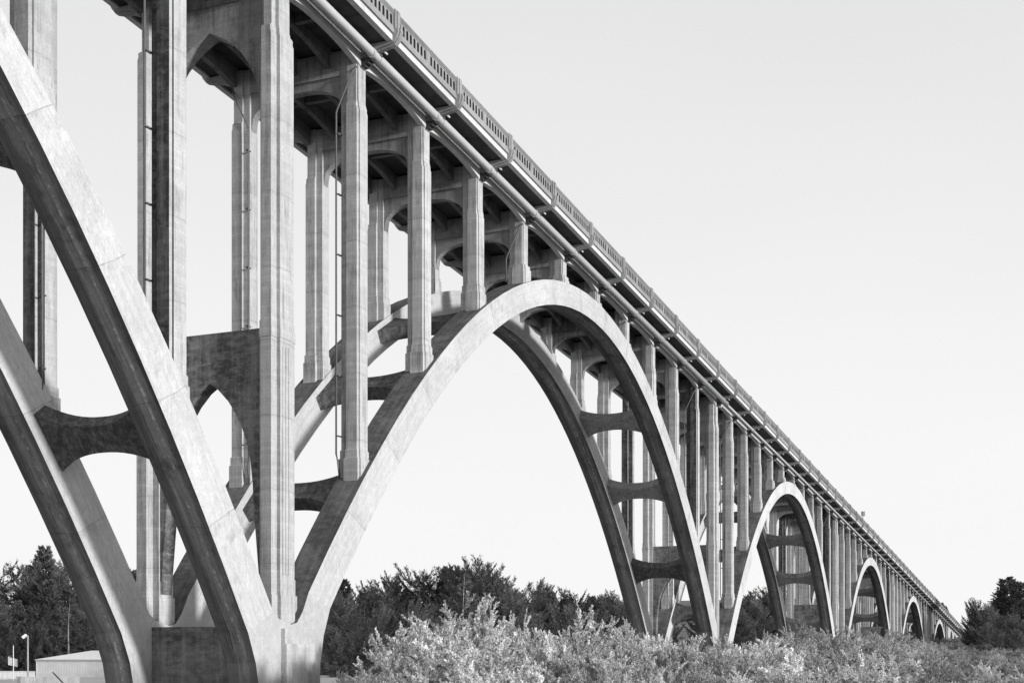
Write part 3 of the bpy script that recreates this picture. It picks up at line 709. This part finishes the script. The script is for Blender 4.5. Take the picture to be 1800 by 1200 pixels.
def conifer(seed, H, form, label):
    """form 0: dense spruce, 1: wind-shaped pine with layered boughs, 2: thin scraggy snag-top, 3: broad round-headed pine"""
    rn = random.Random(seed); lv = []; br = MB(); UP = Vector((0, 0, 1))
    root = empty('conifer_tree', (0, 0, 0), label, 'tree')
    lean = Vector((rn.uniform(-.05, .05), rn.uniform(-.05, .05), 0))
    def tr(z): return Vector((lean.x*z+.15*math.sin(z*.5+seed), lean.y*z, z))
    tb = MB(); tb.tube([tuple(tr(H*i/8)) for i in range(9)], [max(.03, H*.016*(1-i/8.3)) for i in range(9)], 8)
    nb = {0: 230, 1: 54, 2: 34, 3: 84}[form]
    wind = rn.uniform(0, 6.28); lob = [(rn.uniform(0, 6.28), rn.uniform(.2, .95), rn.uniform(.6, 1.25)) for _ in range(7)]
    for k in range(nb):
        a = rn.uniform(0, 2*math.pi)
        if form == 1: f = (k//5+.18*rn.random())/(nb//5+1)
        elif form == 0: f = (k//9+.5*rn.random())/(nb//9+1)
        else: f = (k+rn.random())/nb
        if form == 0: f = .04+.96*f; ln = H*.25*(1-f)**.72+H*.02; el = -.15+.95*f**1.5
        elif form == 1: f = .12+.88*f; ln = H*.32*math.sqrt(max(.03, 1-((f-.36)/.66)**2)); el = .06+.9*f**2
        elif form == 2: f = .25+.75*f; ln = H*.15*(1-f)+H*.05; el = rn.uniform(-.2, .4)
        else: f = .06+.94*f; ln = H*.40*math.sqrt(max(.03, 1-((f-.38)/.66)**2)); el = .12+1.05*f**1.6
        m_ = 1.0
        for (la, lf, lm) in lob:
            dd = (1-math.cos(a-la))+((f-lf)*3)**2
            if dd < .5: m_ *= 1+(lm-1)*(1-dd/.5)
        ln = ln*rn.choice((.55, .8, 1, 1, 1.15, 1.3))*m_ if form else ln*rn.uniform(.85, 1.12)
        if form: ln *= 1+.22*math.cos(a-wind)
        h = Vector((math.cos(a), math.sin(a), 0)); side = h.cross(UP); base = tr(H*min(f, .99))
        curl = rn.uniform(-.35, .35); n = max(4, int(ln/.5)); pts = []
        for i in range(n+1):
            t = i/n
            pts.append(base+h*ln*t*math.cos(el*.8)+side*ln*curl*t*t*.6+UP*ln*(math.sin(el*.8)*t-.10*math.sin(t*3.1)+.20*t**2.5))
        if ln > 1: br.tube([tuple(p) for p in pts[::2]], [.05*(1-i/max(1, len(pts[::2])))+.014 for i in range(len(pts[::2]))], 4, cap=False)
        for i in range(n):
            t0 = i/n
            if t0 < .12: continue
            for q in range({0: 2, 1: 4, 2: 2, 3: 4}[form]):
                for sgn in (-1, 1):
                    t = rn.random(); p = pts[i].lerp(pts[i+1], t); fd = (pts[i+1]-pts[i]).normalized()
                    tl = ln*.30*(1-.72*(t0+t/n))*rn.uniform(.5, 1.2)+.25
                    td = (fd*rn.uniform(.7, 1.2)+side*sgn*rn.uniform(.45, 1.)+UP*rn.uniform(-.10, .38)).normalized()
                    m2 = max(2, int(tl/.24))
                    for z in range(m2):
                        pp = p+td*tl*(z+rn.random())/m2
                        for _ in range(2):
                            nd = (td+rv(rn)*.34+UP*.06).normalized()
                            lv.append(leaf(pp+rv(rn)*.05, nd, rn.uniform(.32, .6), rn.uniform(.035, .06)*(2.1 if form == 0 else 1), rn))
        tip = pts[-1]; fd = (pts[-1]-pts[-2]).normalized()
        for _ in range(8): lv.append(leaf(tip-fd*rn.uniform(0, .4), (fd+rv(rn)*.4).normalized(), .42, .05, rn))
    top = tr(H)
    for _ in range(30): lv.append(leaf(top-UP*rn.uniform(0, 1.2), (UP+rv(rn)*.6).normalized(), .4, .05, rn))
    tb.build('trunk', M['bark_pale'] if form == 2 else M['bark'], root, False, (0, 0, 0), True)
    mesh_obj(leafmesh('crown', lv, M['needles']), root, 'crown')
    br.build('limbs', M['bark'], root, False, (0, 0, 0), True)
    return root
LBL = {0: 'dense dark spruce', 1: 'layered dark pine', 2: 'thin pale-trunked conifer', 3: 'round-headed dark cypress'}
protos = {0: [conifer(1, 16, 0, 'x'), conifer(7, 16, 0, 'x')], 1: [conifer(2, 16, 1, 'x'), conifer(9, 16, 1, 'x'), conifer(12, 16, 1, 'x')], 2: [conifer(3, 16, 2, 'x')], 3: [conifer(4, 12, 3, 'x'), conifer(5, 12, 3, 'x')]}
used = set(); LAB = []
PLACE = {'left': 'behind the metal shed', 'mid': 'seen through the central arch', 'gap': 'between the bigger arches', 'right': 'at the far right edge', 'far': 'beyond the distant deck'}
rn = random.Random(11)
def put_tree(form, px, dist, ytop, where, extra=''):
    if where == 'left': dist += 34
    ps = protos[form]; p = ps[rn.randrange(len(ps))]
    if form == 1 and where in ('mid', 'left') and not extra and int(px*7.3) % 3 == 0: form = 0; ps = protos[0]; p = ps[rn.randrange(2)]
    c = cam_pt(px, dist); c.z = gz(c.x, c.y)-.2
    H = 12 if form == 3 else 16
    z = (1148-ytop)*dist/2300; s = (z-c.z)/H/1.07
    o = p if p.name not in used else copy_tree(p)
    used.add(p.name)
    o.location = c; sx = s*rn.uniform(.92, 1.12)*(1.45 if where == 'right' and form == 0 else 1)
    o.scale = (sx, sx, s); o.rotation_euler = (0, 0, rn.uniform(0, 6.28))
    LAB.append((extra or LBL[form], PLACE[where], px, o))
    return o
# left wood
for px, y, d, f in [(-14, 985, 200, 1), (18, 985, 215, 1), (40, 1000, 205, 1), (72, 950, 210, 1), (62, 985, 230, 0), (100, 985, 205, 1), (88, 1010, 195, 1), (118, 1000, 215, 0), (140, 1010, 205, 1), (160, 1020, 215, 1), (30, 1050, 190, 1), (75, 1065, 188, 1), (118, 1060, 190, 1), (5, 1075, 188, 3), (185, 1020, 215, 1),
                   (222, 992, 225, 1), (205, 1040, 215, 3), (240, 1040, 215, 1), (150, 1085, 185, 3), (60, 1105, 183, 3), (100, 1110, 183, 3), (20, 1115, 183, 3), (200, 1080, 190, 3), (240, 1080, 200, 3)]:
    put_tree(f, px, d, y, 'left')
put_tree(2, 119, 182, 1040, 'left')
# wood through the arch
for px, y, d, f in [(300, 1040, 230, 1), (330, 1060, 240, 3), (425, 1050, 235, 1), (525, 1000, 205, 1), (512, 1020, 200, 1), (545, 1020, 200, 1), (575, 1015, 200, 1), (600, 1010, 195, 0), (610, 1040, 185, 1), (635, 1035, 215, 1), (655, 1045, 210, 3), (675, 1055, 215, 3), (700, 1030, 225, 3), (720, 1028, 230, 1), (735, 1010, 220, 2), (752, 1000, 225, 1), (775, 995, 225, 1),
                   (792, 988, 225, 0), (812, 992, 220, 1), (832, 1000, 215, 1), (845, 1008, 220, 3), (872, 1020, 210, 1), (890, 1030, 205, 3), (915, 1035, 235, 1), (935, 1038, 240, 3), (965, 1032, 220, 1), (945, 1050, 215, 1), (990, 1045, 225, 1), (1010, 1050, 260, 3), (1035, 1042, 255, 0), (1065, 1045, 250, 1), (1085, 1055, 250, 3), (1050, 1065, 230, 3), (1090, 1070, 220, 3),
                   (590, 1060, 165, 3), (625, 1075, 160, 1), (660, 1080, 165, 3), (690, 1075, 175, 1), (720, 1070, 180, 3), (760, 1060, 185, 1), (860, 1050, 190, 1), (900, 1060, 190, 3), (945, 1075, 190, 1), (1000, 1075, 200, 3), (590, 1110, 150, 3), (630, 1115, 150, 3), (670, 1110, 150, 1), (570, 1090, 160, 1), (1110, 1075, 240, 3), (1030, 1085, 205, 3)]:
    put_tree(f, px, d, y, 'mid')
put_tree(2, 813, 200, 994, 'mid'); put_tree(2, 640, 180, 1048, 'mid')
# flat-topped wind-cut pine standing proud of the skyline
put_tree(1, 840, 205, 1000, 'mid', 'flat-topped wind-cut pine')
for px, y, d, f in [(1322, 1038, 300, 1), (1340, 1030, 290, 1), (1305, 1055, 290, 3), (1355, 1055, 280, 3), (1330, 1065, 270, 3), (1300, 1080, 260, 3), (1350, 1085, 250, 1), (1545, 1085, 380, 3), (1275, 1070, 280, 3), (1615, 1090, 420, 3), (1380, 1065, 300, 3), (1230, 1075, 300, 3), (1170, 1070, 280, 3)]:
    put_tree(f, px, d, y, 'gap')
for px, y, d, f in [(1776, 1008, 330, 0), (1800, 1016, 325, 0), (1750, 1050, 330, 0), (1826, 1030, 330, 0), (1764, 1042, 335, 0), (1788, 1050, 322, 0), (1720, 1062, 330, 3), (1738, 1070, 320, 3), (1708, 1082, 335, 3), (1762, 1085, 310, 3), (1785, 1085, 305, 3), (1808, 1095, 300, 3), (1730, 1100, 300, 3), (1755, 1108, 290, 3), (1790, 1110, 280, 3), (1718, 1108, 320, 3), (1700, 1108, 345, 3)]:
    put_tree(f, px, d, y, 'right')
for px, y, d in [(1635, 1036, 520), (1643, 1045, 520), (1655, 1056, 540), (1660, 1062, 540), (1690, 1098, 560)]:
    put_tree(0, px, d, y, 'far')

def shrub(seed, H, Rr, nstem, leafl, leafw, mat, bark, nleaf):
    """multi-stemmed leafy shrub, tips thrown upward"""
    rn = random.Random(seed); lv = []; st = MB(); tips = []
    root = empty('leafy_shrub', (0, 0, 0), 'x', 'shrub')
    def grow(p, d, ln, r, dep):
        n = 4; pts = [p.copy()]
        for i in range(n):
            d = (d+rv(rn)*.22+Vector((0, 0, .02))).normalized(); p = p+d*ln/n; pts.append(p.copy())
        st.tube([tuple(q) for q in pts], [r*(1-.5*i/n) for i in range(n+1)], 4, cap=False)
        if dep == 0: tips.append((pts, d)); return
        for _ in range(3 if dep > 1 else 4):
            q = pts[rn.randint(2, n)]; nd = (d+rv(rn)*.62).normalized()
            grow(q, nd, ln*rn.uniform(.5, .72), r*.55, dep-1)
        if dep == 1: tips.append((pts, d))
    for s in range(nstem):
        a = 2*math.pi*s/nstem+rn.uniform(-.3, .3); tl = rn.uniform(.1, 1)*Rr/H
        d = Vector((math.cos(a)*tl, math.sin(a)*tl, 1)).normalized()
        grow(Vector((math.cos(a)*.15, math.sin(a)*.15, 0)), d, H*rn.uniform(.42, .56), .035, 3)
    per = max(2, nleaf//len(tips))
    for pts, d in tips:
        for q in range(per):
            i = rn.random()*(len(pts)-1); k = int(i); p = pts[k].lerp(pts[k+1], i-k)
            ld = (d*rn.uniform(.5, 1.1)+rv(rn)*.75+Vector((0, 0, .15))).normalized()
            lv.append(leaf(p+rv(rn)*.03, ld, leafl*rn.uniform(.6, 1.25), leafw*rn.uniform(.8, 1.2), rn))
    mesh_obj(leafmesh('foliage', lv, mat), root, 'foliage')
    st.build('stems', bark, root, False, (0, 0, 0))
    return root
SH = {'pale': [shrub(21+i, 4.0, 2.0, 8, .115, .027, M['leaf_pale'], M['bark_pale'], 18000) for i in range(5)],
      'mid': [shrub(41+i, 4.0, 2.2, 8, .10, .026, M['leaf_mid'], M['bark'], 18000) for i in range(3)]}
# skyline of the scrub in the photograph (column, row)
SK = [(540, 1185), (580, 1165), (640, 1150), (690, 1105), (735, 1070), (775, 1052), (810, 1068), (845, 1052), (880, 1085), (915, 1088), (960, 1092), (1015, 1082), (1060, 1092), (1100, 1095), (1150, 1102),
      (1200, 1100), (1230, 1108), (1262, 1125), (1290, 1132), (1330, 1110), (1380, 1092), (1450, 1100), (1520, 1098), (1580, 1112), (1640, 1128), (1700, 1137), (1760, 1142), (1860, 1150)]
def sk(x):
    for (a, b_), (c, d) in zip(SK, SK[1:]):
        if a <= x <= c: return b_+(d-b_)*(x-a)/(c-a)
    return SK[0][1] if x < SK[0][0] else SK[-1][1]
rn2 = random.Random(5)
shr_used = set()
def put_shrub(kind, px, dist, ytop, spread=1.0, label=''):
    c = cam_pt(px, dist); c.z = gz(c.x, c.y)-.15
    z = (1148-ytop)*dist/2300; s = max(.55 if dist > 110 else .25, (z-c.z)/4.38)
    p = SH[kind][rn2.randrange(len(SH[kind]))]
    o = p if p.name not in shr_used else copy_tree(p)
    shr_used.add(p.name)
    o.location = c; sx = max(s, .55)*spread*rn2.uniform(.9, 1.15); o.scale = (sx, sx, s); o.rotation_euler = (0, 0, rn2.uniform(0, 6.28))
    o['label'] = label; return o
def row(dist, x0, x1, step, dy, kinds, place, spread=1.0, jit=6):
    x = x0
    while x < x1:
        k = rn2.choice(kinds); lab = {'pale': 'silvery shrub ', 'mid': 'darker shrub '}[k]+place
        xx = x+rn2.uniform(-step*.3, step*.3); o = put_shrub(k, xx, dist*rn2.uniform(.94, 1.06), sk(x)+dy+rn2.choice((-1, -.4, .3, .9, 1.6))*jit, spread, lab)
        LAB.append((lab.split(' shrub ')[0]+' shrub', place, xx, o)); x += step*rn2.uniform(.8, 1.2)
row(44, 640, 1230, 66, 62, ['pale', 'pale', 'mid'], 'low in the front thicket', .95, 12)
row(44, 1230, 1560, 66, 52, ['pale'], 'in the lower right corner thicket', .95, 8)
row(54, 690, 1330, 54, 32, ['pale', 'mid', 'pale'], 'midway in the central thicket', .9)
row(66, 880, 1340, 40, 4, ['pale', 'pale', 'pale', 'mid'], 'atop the central thicket', .8)
row(82, 1080, 1330, 34, 2, ['pale', 'pale', 'mid'], 'behind the central thicket', .8)
row(60, 1330, 1830, 52, 45, ['pale', 'mid', 'mid'], 'low on the right slope', .9)
row(85, 1320, 1830, 40, 22, ['mid', 'mid', 'pale'], 'half way up the right slope', .95)
row(120, 1320, 1840, 30, 6, ['mid'], 'high on the right slope', 1.0, 4)
row(175, 1400, 1850, 24, 0, ['mid'], 'below the smaller arches', 1.1, 3)
row(245, 1540, 1850, 18, 0, ['mid'], 'below the farthest arches', 1.2, 2)
row(300, 1590, 1760, 14, -2, ['mid'], 'by the landward bridge end', 1.3, 2)
row(360, 1630, 1730, 10, -6, ['mid'], 'under the last arches', 1.3, 2)
row(62, 600, 660, 34, 12, ['pale', 'mid'], 'just right of the near pier', .7)
for px, y, d, k in [(735, 1066, 62, 'pale'), (775, 1050, 64, 'pale'), (830, 1052, 62, 'pale'), (855, 1062, 62, 'pale'), (800, 1072, 60, 'pale'), (700, 1105, 60, 'pale'), (760, 1085, 57, 'pale')]:
    o = put_shrub(k, px, d, y+7, .85, ''); LAB.append(('tall silvery shrub', 'in the mound against the dark wood', px, o))

# every plant's label: its look, its stand and its rank from the left within it
ORD = 'first second third fourth fifth sixth seventh eighth ninth tenth eleventh twelfth thirteenth fourteenth fifteenth sixteenth seventeenth eighteenth nineteenth twentieth'.split()
def ordw(i):
    if i < 20: return ORD[i]
    tens = {2: 'twenty', 3: 'thirty', 4: 'forty', 5: 'fifty'}[(i+1)//10]; u = (i+1) % 10
    return tens+'-'+ORD[u-1] if u else {2: 'twentieth', 3: 'thirtieth', 4: 'fortieth', 5: 'fiftieth'}[(i+1)//10]
sets = {}
for look, place, px, o in LAB: sets.setdefault((look, place), []).append((px, o))
for (look, place), l in sets.items():
    l.sort(key=lambda t: t[0])
    for i, (px, o) in enumerate(l):
        o['label'] = look+' '+place if len(l) == 1 else look+', '+ordw(i)+' from left '+place
        if len(l) > 1: o['group'] = look+' plants '+place
        elif 'group' in o: del o['group']
